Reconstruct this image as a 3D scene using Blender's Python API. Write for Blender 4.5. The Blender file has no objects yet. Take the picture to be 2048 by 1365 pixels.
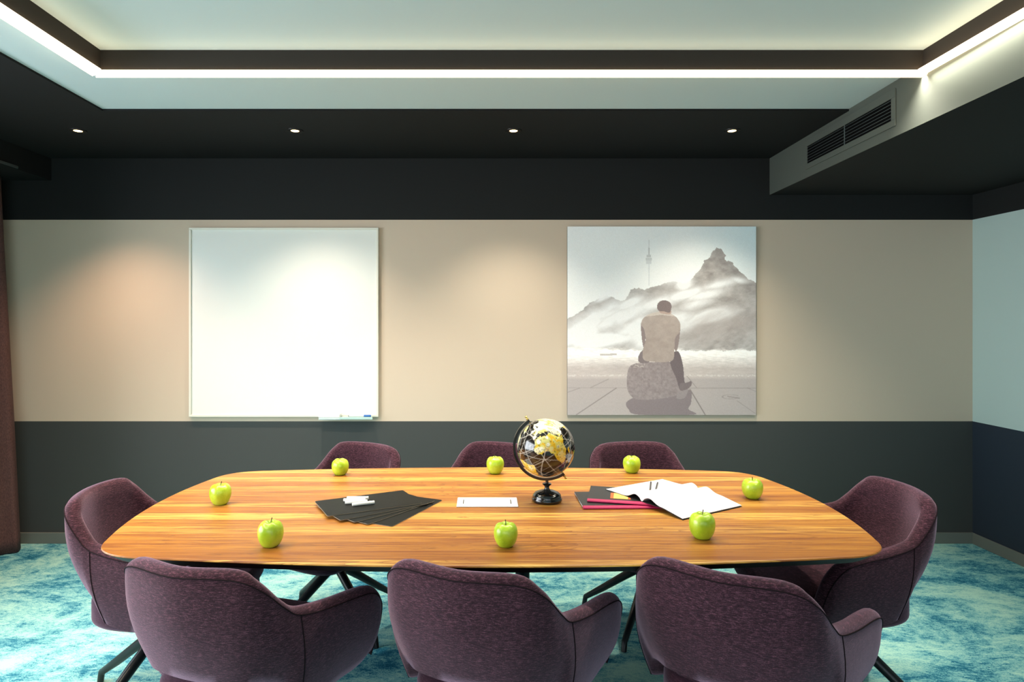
import bpy, bmesh, math, random
import numpy as np
from mathutils import Vector, Matrix
random.seed(4)
SC = bpy.context.scene
COL = SC.collection
PI = math.pi

# ------------------------------------------------------------------ camera
cam_data = bpy.data.cameras.new('camera')
cam = bpy.data.objects.new('camera', cam_data)
COL.objects.link(cam)
cam.location = (0, 0, 1.41)
cam.rotation_euler = (PI / 2, 0, 0)
cam_data.sensor_width = 36
cam_data.lens = 36 * 1280 / 2048
cam_data.shift_x = (1024 - 968) / 2048
cam_data.shift_y = (645 - 682.5) / 2048
cam_data.clip_start = 0.05
SC.camera = cam

# ------------------------------------------------------------------ world, exposure, big lights
w = bpy.data.worlds.new('world')
SC.world = w
w.use_nodes = True
w.node_tree.nodes['Background'].inputs[0].default_value = (0.75, 0.88, 1.0, 1)
w.node_tree.nodes['Background'].inputs[1].default_value = 1.5
SC.view_settings.view_transform = 'Standard'
SC.view_settings.look = 'None'
SC.view_settings.gamma = 1
SC.view_settings.exposure = 0.45
SC.view_settings.use_curve_mapping = False


def area(name, loc, rot, sx, sy, power, color, spread=PI):
    d = bpy.data.lights.new(name, 'AREA')
    d.shape = 'RECTANGLE'
    d.size, d.size_y = sx, sy
    d.energy = power
    d.color = color
    d.spread = spread
    o = bpy.data.objects.new(name, d)
    COL.objects.link(o)
    o.location = loc
    o.rotation_euler = rot
    return o


# daylight through the left window; added fill lamp behind the camera
area('window_daylight', (-4.6, 1.0, 1.75), (0, -PI / 2 + .12, 0), 2.4, 4.2, 290, (0.92, 0.96, 1.0))
area('rear_fill_light', (-1.15, -2.12, 1.35), (PI / 2, 0, 0), 2.3, 1.8, 11, (0.90, 0.96, 1.0))


# ------------------------------------------------------------------ material helpers
def srgb(r, g, b):
    f = lambda c: (c / 255 / 12.92) if c / 255 <= 0.04045 else ((c / 255 + 0.055) / 1.055) ** 2.4
    return (f(r), f(g), f(b), 1)


def mat(name, rgb=(200, 200, 200), rough=0.6, metal=0.0, spec=0.5, emit=None, strength=0, bump=0.0, bump_scale=200,
        sheen=0.0, vary=0.0, vary_scale=3.0, coat=0.0):
    m = bpy.data.materials.new(name)
    m.use_nodes = True
    nt = m.node_tree
    b = nt.nodes['Principled BSDF']
    b.inputs['Base Color'].default_value = srgb(*rgb)
    b.inputs['Roughness'].default_value = rough
    b.inputs['Metallic'].default_value = metal
    b.inputs['Specular IOR Level'].default_value = spec
    b.inputs['Sheen Weight'].default_value = sheen
    b.inputs['Coat Weight'].default_value = coat
    tc = nt.nodes.new('ShaderNodeTexCoord')
    if vary:
        n = nt.nodes.new('ShaderNodeTexNoise')
        n.inputs['Scale'].default_value = vary_scale
        n.inputs['Detail'].default_value = 5
        nt.links.new(tc.outputs['Object'], n.inputs['Vector'])
        r = nt.nodes.new('ShaderNodeValToRGB')
        c = srgb(*rgb)
        r.color_ramp.elements[0].position = 0.3
        r.color_ramp.elements[1].position = 0.7
        r.color_ramp.elements[0].color = tuple(x * (1 - vary) for x in c[:3]) + (1,)
        r.color_ramp.elements[1].color = tuple(min(1, x * (1 + vary)) for x in c[:3]) + (1,)
        nt.links.new(n.outputs['Fac'], r.inputs['Fac'])
        nt.links.new(r.outputs['Color'], b.inputs['Base Color'])
    if emit:
        b.inputs['Emission Color'].default_value = srgb(*emit)
        b.inputs['Emission Strength'].default_value = strength
    if bump:
        n = nt.nodes.new('ShaderNodeTexNoise')
        n.inputs['Scale'].default_value = bump_scale
        n.inputs['Detail'].default_value = 3
        nt.links.new(tc.outputs['Object'], n.inputs['Vector'])
        bp = nt.nodes.new('ShaderNodeBump')
        bp.inputs['Strength'].default_value = bump
        bp.inputs['Distance'].default_value = 0.002
        nt.links.new(n.outputs['Fac'], bp.inputs['Height'])
        nt.links.new(bp.outputs['Normal'], b.inputs['Normal'])
    return m


class G:
    """tiny node graph helper"""
    def __init__(s, name):
        s.m = bpy.data.materials.new(name)
        s.m.use_nodes = True
        s.nt = s.m.node_tree
        s.b = s.nt.nodes['Principled BSDF']
        s.tc = s.nt.nodes.new('ShaderNodeTexCoord')

    def put(s, sock, v):
        if hasattr(v, 'is_output'):
            s.nt.links.new(v, sock)
        else:
            sock.default_value = v

    def mapping(s, vec, scale=(1, 1, 1), loc=(0, 0, 0), rot=(0, 0, 0)):
        n = s.nt.nodes.new('ShaderNodeMapping')
        s.put(n.inputs['Vector'], vec)
        n.inputs['Scale'].default_value = scale
        n.inputs['Location'].default_value = loc
        n.inputs['Rotation'].default_value = rot
        return n.outputs[0]

    def noise(s, vec, scale=5, detail=4, rough=0.5, dist=0.0):
        n = s.nt.nodes.new('ShaderNodeTexNoise')
        s.put(n.inputs['Vector'], vec)
        n.inputs['Scale'].default_value = scale
        n.inputs['Detail'].default_value = detail
        n.inputs['Roughness'].default_value = rough
        n.inputs['Distortion'].default_value = dist
        return n.outputs['Fac']

    def ramp(s, fac, *stops):
        n = s.nt.nodes.new('ShaderNodeValToRGB')
        s.put(n.inputs[0], fac)
        el = n.color_ramp.elements
        while len(el) < len(stops):
            el.new(0.5)
        for e, (p, c) in zip(el, stops):
            e.position = p
            e.color = c
        return n.outputs[0]

    def math(s, op, a, b=0.0, c=0.0):
        n = s.nt.nodes.new('ShaderNodeMath')
        n.operation = op
        s.put(n.inputs[0], a)
        s.put(n.inputs[1], b)
        s.put(n.inputs[2], c)
        return n.outputs[0]

    def mix(s, fac, a, b, blend='MIX'):
        n = s.nt.nodes.new('ShaderNodeMix')
        n.data_type = 'RGBA'
        n.blend_type = blend
        s.put(n.inputs[0], fac)
        s.put(n.inputs[6], a)
        s.put(n.inputs[7], b)
        return n.outputs[2]

    def sep(s, vec):
        n = s.nt.nodes.new('ShaderNodeSeparateXYZ')
        s.put(n.inputs[0], vec)
        return n.outputs

    def comb(s, x, y, z):
        n = s.nt.nodes.new('ShaderNodeCombineXYZ')
        s.put(n.inputs[0], x); s.put(n.inputs[1], y); s.put(n.inputs[2], z)
        return n.outputs[0]

    def white(s, v):
        n = s.nt.nodes.new('ShaderNodeTexWhiteNoise')
        n.noise_dimensions = '1D'
        s.put(n.inputs['W'], v)
        return n.outputs['Value']

    def bump(s, h, strength, dist=0.002):
        n = s.nt.nodes.new('ShaderNodeBump')
        n.inputs['Strength'].default_value = strength
        n.inputs['Distance'].default_value = dist
        s.put(n.inputs['Height'], h)
        s.nt.links.new(n.outputs[0], s.b.inputs['Normal'])


def wood():
    g = G('walnut_staves')
    ob = g.tc.outputs['Object']
    x, y, z = g.sep(ob)
    stave = g.math('FLOOR', g.math('MULTIPLY', g.math('ADD', y, 3.0), 13.5))
    rnd = g.white(stave)
    # second split of each stave along its length
    seg = g.math('FLOOR', g.math('ADD', g.math('MULTIPLY', x, 0.0), g.math('MULTIPLY', rnd, 7.0)))
    rnd2 = g.white(g.math('ADD', g.math('MULTIPLY', stave, 7.31), seg))
    v = g.comb(g.math('ADD', x, g.math('MULTIPLY', rnd2, 20.0)), g.math('ADD', y, g.math('MULTIPLY', rnd, 3.0)), z)
    warp = g.noise(g.mapping(v, (1.6, 7, 1)), 1.0, 3, 0.5, 0.4)
    rings = g.nt.nodes.new('ShaderNodeTexWave')
    rings.wave_type = 'BANDS'
    rings.bands_direction = 'Y'
    g.put(rings.inputs['Vector'], g.mapping(v, (1.5, 16, 1)))
    rings.inputs['Scale'].default_value = 1.0
    rings.inputs['Distortion'].default_value = 16.0
    rings.inputs['Detail'].default_value = 3.0
    rings.inputs['Detail Scale'].default_value = 0.9
    fine = g.noise(g.mapping(v, (5, 150, 1)), 1.0, 4, 0.6)
    streak = g.noise(g.mapping(v, (2.0, 38, 1)), 1.0, 4, 0.65, 0.6)
    base = g.ramp(rnd2, (0.0, srgb(152, 98, 34)), (0.35, srgb(172, 118, 42)), (0.7, srgb(186, 134, 52)), (1.0, srgb(214, 168, 80)))
    c = g.mix(g.ramp(streak, (0.44, (0, 0, 0, 1)), (0.66, (1, 1, 1, 1))), base, srgb(122, 68, 26))
    c = g.mix(g.math('MULTIPLY', g.ramp(rings.outputs['Fac'], (0.0, (1, 1, 1, 1)), (0.30, (0, 0, 0, 1))), 0.62), c, srgb(120, 66, 28))
    knots = g.noise(g.mapping(v, (3.4, 26, 1), (3, 1, 0)), 1.0, 5, 0.65, 2.2)
    c = g.mix(g.ramp(knots, (0.62, (0, 0, 0, 1)), (0.71, (0.8, 0.8, 0.8, 1))), c, srgb(88, 46, 20))
    # cathedral figure: contour lines of a stretched noise, only on some stretches
    hill = g.noise(g.mapping(v, (1.3, 10, 1), (7, 3, 0)), 1.0, 2, 0.45, 0.8)
    cont = g.math('FRACT', g.math('MULTIPLY', hill, 17.0))
    where = g.ramp(g.noise(g.mapping(v, (1.1, 5, 1), (1, 8, 0)), 1.0, 2, 0.5), (0.46, (0, 0, 0, 1)), (0.62, (1, 1, 1, 1)))
    lines = g.math('MULTIPLY', g.ramp(cont, (0.0, (1, 1, 1, 1)), (0.34, (0, 0, 0, 1))), where)
    c = g.mix(g.math('MULTIPLY', lines, 0.62), c, srgb(98, 52, 20))
    c = g.mix(g.math('MULTIPLY', fine, 0.25), c, srgb(150, 90, 40))
    fr = g.math('FRACT', g.math('MULTIPLY', g.math('ADD', y, 3.0), 13.5))
    line = g.math('LESS_THAN', fr, 0.02)
    c = g.mix(g.math('MULTIPLY', line, 0.35), c, srgb(130, 75, 34))
    g.nt.links.new(c, g.b.inputs['Base Color'])
    g.b.inputs['Roughness'].default_value = 0.42
    g.b.inputs['Specular IOR Level'].default_value = 0.35
    g.bump(fine, 0.05)
    return g.m


def carpet():
    g = G('mottled_carpet')
    ob = g.tc.outputs['Object']
    v = g.mapping(ob, (1.0, 1.7, 1), rot=(0, 0, 0.35))
    big = g.noise(v, 1.9, 11, 0.74, 0.6)
    med = g.noise(g.mapping(v, (1, 1, 1), (4, 7, 0)), 7.5, 9, 0.76, 0.4)
    fib = g.noise(ob, 170, 3, 0.7)
    hi = g.noise(g.mapping(v, (1, 1.3, 1), (9, 2, 0)), 38, 5, 0.7)
    f = g.math('ADD', g.math('MULTIPLY', big, 0.50), g.math('MULTIPLY', med, 0.30))
    f = g.math('ADD', f, g.math('MULTIPLY', hi, 0.20))
    f = g.math('ADD', f, g.math('MULTIPLY', g.math('SUBTRACT', fib, 0.5), 0.22))
    c = g.ramp(f, (0.39, srgb(18, 84, 112)), (0.45, srgb(46, 122, 148)), (0.49, srgb(112, 178, 186)), (0.56, srgb(166, 214, 202)))
    g.nt.links.new(c, g.b.inputs['Base Color'])
    g.b.inputs['Roughness'].default_value = 0.95
    g.b.inputs['Specular IOR Level'].default_value = 0.1
    g.bump(fib, 0.6, 0.004)
    return g.m


def chenille(name='plum_chenille', a=(14, 8, 11), b=(48, 26, 34), c=(116, 72, 86)):
    g = G(name)
    ob = g.tc.outputs['Object']
    weave = g.noise(g.mapping(ob, (75, 75, 480)), 1.0, 4, 0.75)
    fine = g.noise(g.mapping(ob, (420, 420, 520)), 1.0, 2, 0.6)
    f = g.math('ADD', g.math('MULTIPLY', weave, 0.7), g.math('MULTIPLY', fine, 0.3))
    col = g.ramp(f, (0.30, srgb(*a)), (0.5, srgb(*b)), (0.70, srgb(*c)))
    g.nt.links.new(col, g.b.inputs['Base Color'])
    g.b.inputs['Roughness'].default_value = 0.9
    g.b.inputs['Specular IOR Level'].default_value = 0.15
    g.b.inputs['Sheen Weight'].default_value = 0.6
    g.b.inputs['Sheen Roughness'].default_value = 0.4
    g.b.inputs['Sheen Tint'].default_value = srgb(225, 190, 215)
    g.bump(f, 0.5, 0.002)
    return g.m


def apple_skin():
    g = G('green_apple_skin')
    ob = g.tc.outputs['Object']
    n = g.noise(ob, 22, 3, 0.5)
    sp = g.noise(ob, 420, 1, 0.5)
    col = g.ramp(n, (0.3, srgb(142, 176, 24)), (0.55, srgb(176, 204, 46)), (0.8, srgb(204, 224, 88)))
    col = g.mix(g.math('GREATER_THAN', sp, 0.73), col, srgb(215, 232, 140))
    g.nt.links.new(col, g.b.inputs['Base Color'])
    g.b.inputs['Roughness'].default_value = 0.3
    g.b.inputs['Subsurface Weight'].default_value = 0.0
    g.b.inputs['Coat Weight'].default_value = 0.25
    g.b.inputs['Coat Roughness'].default_value = 0.2
    return g.m


def vcol(name, rough=0.5, coat=0.0, spec=0.5):
    g = G(name)
    a = g.nt.nodes.new('ShaderNodeVertexColor')
    a.layer_name = 'print'
    g.nt.links.new(a.outputs[0], g.b.inputs['Base Color'])
    g.b.inputs['Roughness'].default_value = rough
    g.b.inputs['Coat Weight'].default_value = coat
    g.b.inputs['Specular IOR Level'].default_value = spec
    return g.m


M = dict(
    beige=mat('beige_wall_paint', (204, 188, 168), 0.85, bump=0.12, bump_scale=260, spec=0.25),
    charcoal=mat('charcoal_wall_paint', (64, 68, 67), 0.7, bump=0.12, bump_scale=260, spec=0.3),
    black=mat('black_ceiling_paint', (19, 20, 20), 0.8, bump=0.08, bump_scale=260, spec=0.25),
    charcoal_shaded=mat('shaded_charcoal_wall_paint', (29, 31, 31), 0.8, bump=0.08, bump_scale=260, spec=0.25),  # charcoal paint of the upper band, its shade put into a darker colour
    pale=mat('pale_blue_wall_paint', (186, 206, 202), 0.8, spec=0.25, bump=0.1, bump_scale=260),
    navy=mat('navy_wall_paint', (40, 50, 62), 0.7, spec=0.3),
    white=mat('white_ceiling_paint', (188, 204, 206), 0.9, bump=0.05, bump_scale=300, spec=0.2),
    fascia=mat('grey_brown_fascia_paint', (42, 37, 32), 0.7, spec=0.3),
    beam=mat('grey_beam_paint', (84, 90, 84), 0.8, bump=0.06, bump_scale=260, spec=0.25),
    base=mat('grey_baseboard_paint', (108, 114, 108), 0.5, spec=0.4),
    led=mat('warm_led_diffuser', (255, 250, 240), 0.5, emit=(255, 226, 186), strength=6),
    spotlens=mat('glowing_spot_lens', (255, 240, 210), 0.3, emit=(255, 214, 150), strength=7),
    blackmetal=mat('black_powder_coated_metal', (20, 24, 28), 0.35, metal=0.3, spec=0.5, bump=0.05, bump_scale=500),
    darktrim=mat('black_spotlight_trim', (24, 23, 22), 0.4, metal=0.2),
    grille=mat('grey_grille_metal', (92, 102, 102), 0.5, metal=0.1),
    void=mat('dark_duct_interior', (5, 5, 6), 0.9, spec=0.1),
    wood=wood(),
    under=mat('dark_table_underside', (30, 27, 25), 0.5),
    carpet=carpet(),
    fabric=chenille(),
    fabric_dark=chenille('dark_plum_seat_fabric', (30, 16, 24), (58, 34, 46), (84, 54, 70)),
    piping=mat('dark_plum_piping', (26, 14, 19), 0.9, bump=0.3, bump_scale=900, spec=0.15),
    curtain=None,
    apple=apple_skin(),
    stem=mat('brown_apple_stem', (58, 44, 24), 0.7, bump=0.2),
    board=mat('whiteboard_enamel', (226, 229, 223), 0.28, spec=0.5, coat=0.05),
    boardframe=mat('whiteboard_frame_paint', (226, 224, 210), 0.4, spec=0.5),
    plastic=mat('white_plastic', (225, 226, 222), 0.4),
    tray=mat('pale_mint_tray_metal', (176, 206, 200), 0.4),
    felt=mat('pale_eraser_felt', (200, 214, 212), 0.9),
    blue=mat('blue_marker_plastic', (28, 96, 170), 0.35),
    greycap=mat('grey_marker_end', (70, 76, 84), 0.4),
    slate=mat('black_slate_sheet', (12, 15, 13), 0.5, spec=0.15, vary=0.25, vary_scale=14, bump=0.1, bump_scale=90),
    slate_edge=mat('pale_board_edge', (130, 120, 104), 0.6),
    chalk=mat('white_chalk', (240, 238, 230), 0.9, bump=0.3, bump_scale=600),
    cover=mat('black_notebook_card', (28, 28, 28), 0.45, spec=0.5, bump=0.08, bump_scale=300),
    spine=mat('magenta_cloth_spine', (172, 30, 82), 0.5, bump=0.3, bump_scale=700),
    paper=mat('white_notebook_paper', (212, 212, 216), 0.8, spec=0.2),
    orange=mat('orange_label_paper', (196, 92, 38), 0.6),
    yellow=mat('yellow_label_paper', (240, 196, 92), 0.6),
    pencil=mat('black_pencil_lacquer', (18, 18, 18), 0.3, coat=0.3),
    pencil_wood=mat('bare_pencil_wood', (196, 160, 120), 0.7),
    graphite=mat('graphite_lead', (50, 50, 52), 0.4),
    brass=mat('brass_knob', (205, 176, 96), 0.25, metal=0.9),
    globeblack=mat('glossy_black_globe_stand', (14, 16, 16), 0.18, coat=0.5),
    slot=mat('dark_slot', (40, 42, 46), 0.6),
    glass=None,
    frame=mat('dark_window_frame', (45, 46, 48), 0.4),
)
gc = G('rose_brown_curtain')
cv_ = gc.noise(gc.mapping(gc.tc.outputs['Object'], (300, 300, 90)), 1.0, 3, 0.6)
gc.nt.links.new(gc.ramp(cv_, (0.3, srgb(62, 40, 38)), (0.7, srgb(100, 68, 64))), gc.b.inputs['Base Color'])
gc.b.inputs['Roughness'].default_value = 0.9
gc.bump(cv_, 0.3)
M['curtain'] = gc.m
gg = G('clear_pane')
nt = gg.nt
tr = nt.nodes.new('ShaderNodeBsdfTransparent'); gl = nt.nodes.new('ShaderNodeBsdfGlossy'); mx = nt.nodes.new('ShaderNodeMixShader')
gl.inputs['Roughness'].default_value = 0.03
mx.inputs[0].default_value = 0.08
nt.links.new(tr.outputs[0], mx.inputs[1]); nt.links.new(gl.outputs[0], mx.inputs[2])
nt.links.new(mx.outputs[0], nt.nodes['Material Output'].inputs['Surface'])
M['glass'] = gg.m


# ------------------------------------------------------------------ mesh helpers
def mesh(name, verts, faces, mats, parent=None, smooth=False, fmat=None, loc=(0, 0, 0)):
    me = bpy.data.meshes.new(name)
    me.from_pydata([tuple(map(float, v)) for v in verts], [], [tuple(int(i) for i in f) for f in faces])
    if not isinstance(mats, (list, tuple)):
        mats = [mats]
    for m_ in mats:
        me.materials.append(m_)
    if fmat:
        for p, i in zip(me.polygons, fmat):
            p.material_index = i
    if smooth:
        me.polygons.foreach_set('use_smooth', [True] * len(me.polygons))
    me.update()
    o = bpy.data.objects.new(name, me)
    COL.objects.link(o)
    o.location = loc
    if parent:
        o.parent = parent
    return o


def fixn(o):
    bm = bmesh.new(); bm.from_mesh(o.data)
    bmesh.ops.recalc_face_normals(bm, faces=bm.faces)
    bm.to_mesh(o.data); bm.free()
    return o


class B:
    """collects simple solids into one mesh"""
    def __init__(s):
        s.v, s.f = [], []

    def add(s, v, f):
        k = len(s.v)
        s.v += [tuple(p) for p in v]
        s.f += [tuple(i + k for i in q) for q in f]
        return s

    def box(s, x0, x1, y0, y1, z0, z1):
        v = [(x, y, z) for z in (z0, z1) for y in (y0, y1) for x in (x0, x1)]
        return s.add(v, [(0, 2, 3, 1), (4, 5, 7, 6), (0, 1, 5, 4), (2, 6, 7, 3), (0, 4, 6, 2), (1, 3, 7, 5)])

    def tube(s, pts, radii, n=12, cap=True):
        pts = [Vector(p) for p in pts]
        if not hasattr(radii, '__len__'):
            radii = [radii] * len(pts)
        v, f = [], []
        up = None
        for i, p in enumerate(pts):
            t = (pts[min(i + 1, len(pts) - 1)] - pts[max(i - 1, 0)]).normalized()
            if up is None:
                up = Vector((0, 0, 1)) if abs(t.z) < 0.9 else Vector((1, 0, 0))
            a = t.cross(up).normalized(); b = a.cross(t).normalized(); up = b
            for k in range(n):
                an = 2 * PI * k / n
                v.append(p + (a * math.cos(an) + b * math.sin(an)) * radii[i])
        for i in range(len(pts) - 1):
            for k in range(n):
                k2 = (k + 1) % n
                f.append((i * n + k, i * n + k2, (i + 1) * n + k2, (i + 1) * n + k))
        if cap:
            f.append(tuple(range(n - 1, -1, -1)))
            f.append(tuple((len(pts) - 1) * n + k for k in range(n)))
        return s.add(v, f)

    def lathe(s, prof, n=40, c=(0, 0, 0)):
        v, f = [], []
        for r, z in prof:
            for k in range(n):
                a = 2 * PI * k / n
                v.append((c[0] + max(r, 1e-5) * math.cos(a), c[1] + max(r, 1e-5) * math.sin(a), c[2] + z))
        for i in range(len(prof) - 1):
            for k in range(n):
                k2 = (k + 1) % n
                f.append((i * n + k, i * n + k2, (i + 1) * n + k2, (i + 1) * n + k))
        f.append(tuple(range(n - 1, -1, -1)))
        f.append(tuple((len(prof) - 1) * n + k for k in range(n)))
        return s.add(v, f)

    def prism(s, pts, z0, z1):
        n = len(pts)
        v = [(p[0], p[1], z0) for p in pts] + [(p[0], p[1], z1) for p in pts]
        f = [tuple(range(n - 1, -1, -1)), tuple(range(n, 2 * n))]
        f += [(i, (i + 1) % n, n + (i + 1) % n, n + i) for i in range(n)]
        return s.add(v, f)

    def out(s, name, m, parent=None, smooth=False, bevel=0, seg=2, angle=40):
        o = mesh(name, s.v, s.f, m, parent, smooth)
        if bevel:
            md = o.modifiers.new('bevel', 'BEVEL')
            md.width = bevel; md.segments = seg; md.limit_method = 'ANGLE'; md.angle_limit = math.radians(angle)
        if smooth:
            o.data.set_sharp_from_angle(angle=math.radians(angle))
        return o


def empty(name, loc=(0, 0, 0), rz=0.0):
    o = bpy.data.objects.new(name, None)
    COL.objects.link(o)
    o.location = loc
    o.rotation_euler = (0, 0, rz)
    o.empty_display_size = 0.05
    return o


def tag(o, label, cat, group=None):
    o['label'] = label
    o['category'] = cat
    if group:
        o['group'] = group
    return o


def struct(o):
    o['kind'] = 'structure'
    return o


def copy_tree(o, parent=None):
    c = o.copy()
    COL.objects.link(c)
    c.parent = parent
    for ch in list(o.children):
        copy_tree(ch, c)
    return c


# ------------------------------------------------------------------ room shell
XL, XR, YB, YF = -3.16, 3.117, 4.083, -2.2
ZS = 2.456           # black soffit
ZP = 2.466           # white border panel
ZU = 2.518           # upper white ceiling
ZB = 2.223           # underside of the duct beam
TOP = 2.75
struct(B().box(XL - .1, XR + .1, YF - .1, YB + .1, -0.1, 0.0).out('floor', M['carpet']))

# back wall, three painted bands on one mesh
def banded_wall(name, x0, x1, y, zs, mats, axis='x', thick=0.1):
    v, f, fm = [], [], []
    for i, (a, b) in enumerate(zip(zs[:-1], zs[1:])):
        k = len(v)
        if axis == 'x':
            q = [(x0, y, a), (x1, y, a), (x1, y, b), (x0, y, b)]
            q += [(p[0], y + thick, p[2]) for p in q]
        else:
            q = [(y, x0, a), (y, x1, a), (y, x1, b), (y, x0, b)]
            q += [(y + thick, p[1], p[2]) for p in q]
        v += q
        for t in [(0, 1, 2, 3), (7, 6, 5, 4), (0, 4, 5, 1), (1, 5, 6, 2), (2, 6, 7, 3), (3, 7, 4, 0)]:
            f.append(tuple(k + j for j in t)); fm.append(i)
    o = mesh(name, v, f, mats, fmat=fm)
    return struct(fixn(o))


banded_wall('wall_back', XL, XR, YB, [0, .778, 2.064, TOP], [M['charcoal'], M['beige'], M['charcoal_shaded']])
banded_wall('wall_right', YF, YB + .1, XR, [0, .778, 2.064, TOP], [M['navy'], M['pale'], M['charcoal_shaded']], axis='y')
# left wall with a window opening, out of frame
b = B()
b.box(XL - .1, XL, YF, -0.40, 0, TOP).box(XL - .1, XL, 2.70, YB + .1, 0, TOP)
b.box(XL - .1, XL, -0.40, 2.70, 0, .45).box(XL - .1, XL, -0.40, 2.70, 2.25, TOP)
struct(b.out('wall_left', M['beige']))
b = B()
b.box(XL - .1, -2.35, YF - .1, YF, 0, TOP).box(2.35, XR + .1, YF - .1, YF, 0, TOP)
b.box(-2.35, 2.35, YF - .1, YF, 0, .42).box(-2.35, 2.35, YF - .1, YF, 2.28, TOP)
struct(b.out('wall_front', M['beige']))


def window(name, axis, a0, a1, z0, z1, at):
    root = struct(empty(name, (0, 0, 0)))
    bb = B(); gl_ = B()
    n = 3
    t = .05
    def add(bl, p, q, r, s_, d0, d1):
        if axis == 'y':
            bl.box(at + d0, at + d1, p, q, r, s_)
        else:
            bl.box(p, q, at + d0, at + d1, r, s_)
    add(bb, a0, a1, z0, z0 + t, -.08, -.02); add(bb, a0, a1, z1 - t, z1, -.08, -.02)
    for i in range(n + 1):
        c = a0 + (a1 - a0) * i / n
        lo = min(max(c - t / 2, a0), a1 - t)
        add(bb, lo, lo + t, z0 + t, z1 - t, -.08, -.02)
    add(gl_, a0 + t, a1 - t, z0 + t, z1 - t, -.052, -.048)
    bb.out('window_frame', M['frame'], root)
    gl_.out('window_pane', M['glass'], root)


window('window_1', 'y', -0.40, 2.70, .45, 2.25, XL)
window('added_rear_window', 'x', -2.35, 2.35, .42, 2.28, YF)  # rear window is added, an unseen opening for the fill light

# upper white ceiling and roof
struct(B().box(XL - .1, XR + .1, YF - .1, YB + .1, ZU, ZU + .08).out('ceiling', M['white']))

# black dropped soffit along the back and the left
XO = -1.887; YO = 3.165
def Lpoly(x_in, y_in, z0, z1, x_out, y_out, xr, m, name):
    pts = [(x_out, YF), (x_in, YF), (x_in, y_in), (xr, y_in), (xr, y_out), (x_out, y_out)]
    return struct(B().prism(pts[::-1] if False else pts, z0, z1).out(name, m))
fixn(Lpoly(XO, YO, ZS, ZP + .03, XL, YB, 1.9, M['black'], 'trim_1'))
# white border panel
fixn(Lpoly(-1.575, 2.615, ZP, ZU, XO, YO, 1.9, M['white'], 'trim_2'))
# dark fascia around the raised ceiling
XI, YI = -1.560, 2.602
pts = [(XI - .02, YF), (XI, YF), (XI, YI), (1.785, YI), (1.785, YF), (1.815, YF), (1.815, YI + .016), (XI - .02, YI + .016)]
fixn(struct(B().prism(pts, 2.432, ZU).out('trim_3', M['fascia'])))
# duct beam on the right: slightly skewed inner face
def face_x(y):
    return 1.785 + (1.822 - 1.785) * (y - 2.1) / (4.083 - 2.1)
v = [(face_x(YF), YF, ZB), (XR, YF, ZB), (XR, YB, ZB), (face_x(YB), YB, ZB)]
v += [(p[0], p[1], ZS + .06) for p in v]
f = [(0, 1, 2, 3), (7, 6, 5, 4), (0, 4, 5, 1), (1, 5, 6, 2), (2, 6, 7, 3), (3, 7, 4, 0)]
bo = mesh('trim_4', v, f, [M['beam'], M['black']], fmat=[1, 0, 0, 0, 0, 0])
struct(fixn(bo))
# low bulkhead over the curtain, left
struct(B().box(XL, -2.76, YF, YB, 2.315, ZS + .01).out('trim_5', M['black']))
struct(B().box(-2.76, -2.752, YF, YB - .3, 2.318, 2.334).out('trim_6', M['charcoal'], bevel=.002))
# baseboards
struct(B().box(XL, XR, YB - .012, YB, 0, .07).out('baseboard_back', M['base'], bevel=.003))
struct(B().box(XR - .012, XR, YF, YB - .012, 0, .07).out('baseboard_right', M['base'], bevel=.003))

# ------------------------------------------------------------------ light strips
def strip(pts, label, power, color):
    """pts: four plan corners"""
    root = empty('led_light_strip', (sum(p[0] for p in pts) / 4, sum(p[1] for p in pts) / 4, 2.415))
    d = root.location
    p2 = [(p[0] - d.x, p[1] - d.y) for p in pts]
    fixn(B().prism(p2, 0, .017).out('diffuser', M['led'], root))
    cx = sum(p[0] for p in p2) / 4; cy = sum(p[1] for p in p2) / 4
    fixn(B().prism([(cx + (p[0] - cx) * (.995 if abs(p2[0][0] - p2[1][0]) > 1 else .3), cy + (p[1] - cy) * .3) for p in p2], .0168, .022).out('mounting_rail', M['grille'], root))
    xs = [p[0] for p in p2]; ys = [p[1] for p in p2]
    ld = bpy.data.lights.new('strip_light', 'AREA')
    ld.shape = 'RECTANGLE'
    ld.size = max(xs) - min(xs) - .04
    ld.size_y = max(ys) - min(ys) - .04
    long_ = max(ld.size, ld.size_y)
    ld.size, ld.size_y = (long_, .03) if ld.size > ld.size_y else (.03, long_)
    ld.energy = power * long_
    ld.spread = math.radians(115)
    ld.color = color
    lo = bpy.data.objects.new('strip_light', ld)
    COL.objects.link(lo)
    lo.parent = root
    lo.location = (0, 0, -.003)
    return tag(root, label, 'light strip', 'ceiling light strips')


strip([(-1.545, 2.59), (1.80, 2.59), (1.815, 2.625), (-1.592, 2.625)], 'long white light strip running parallel to the back wall above the table', 9, (1.0, .90, .76))
strip([(-1.545, YF + .02), (-1.545, 2.583), (-1.597, 2.61), (-1.597, YF + .02)], 'slanting warm white light strip at the left edge of the raised ceiling', 9, (1.0, .80, .60))
strip([(1.752, YF + .02), (1.752, 2.583), (1.785, 2.583), (1.785, YF + .02)], 'slanting white light strip above the grey duct beam on the right', 4, (1.0, .93, .78))

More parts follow.
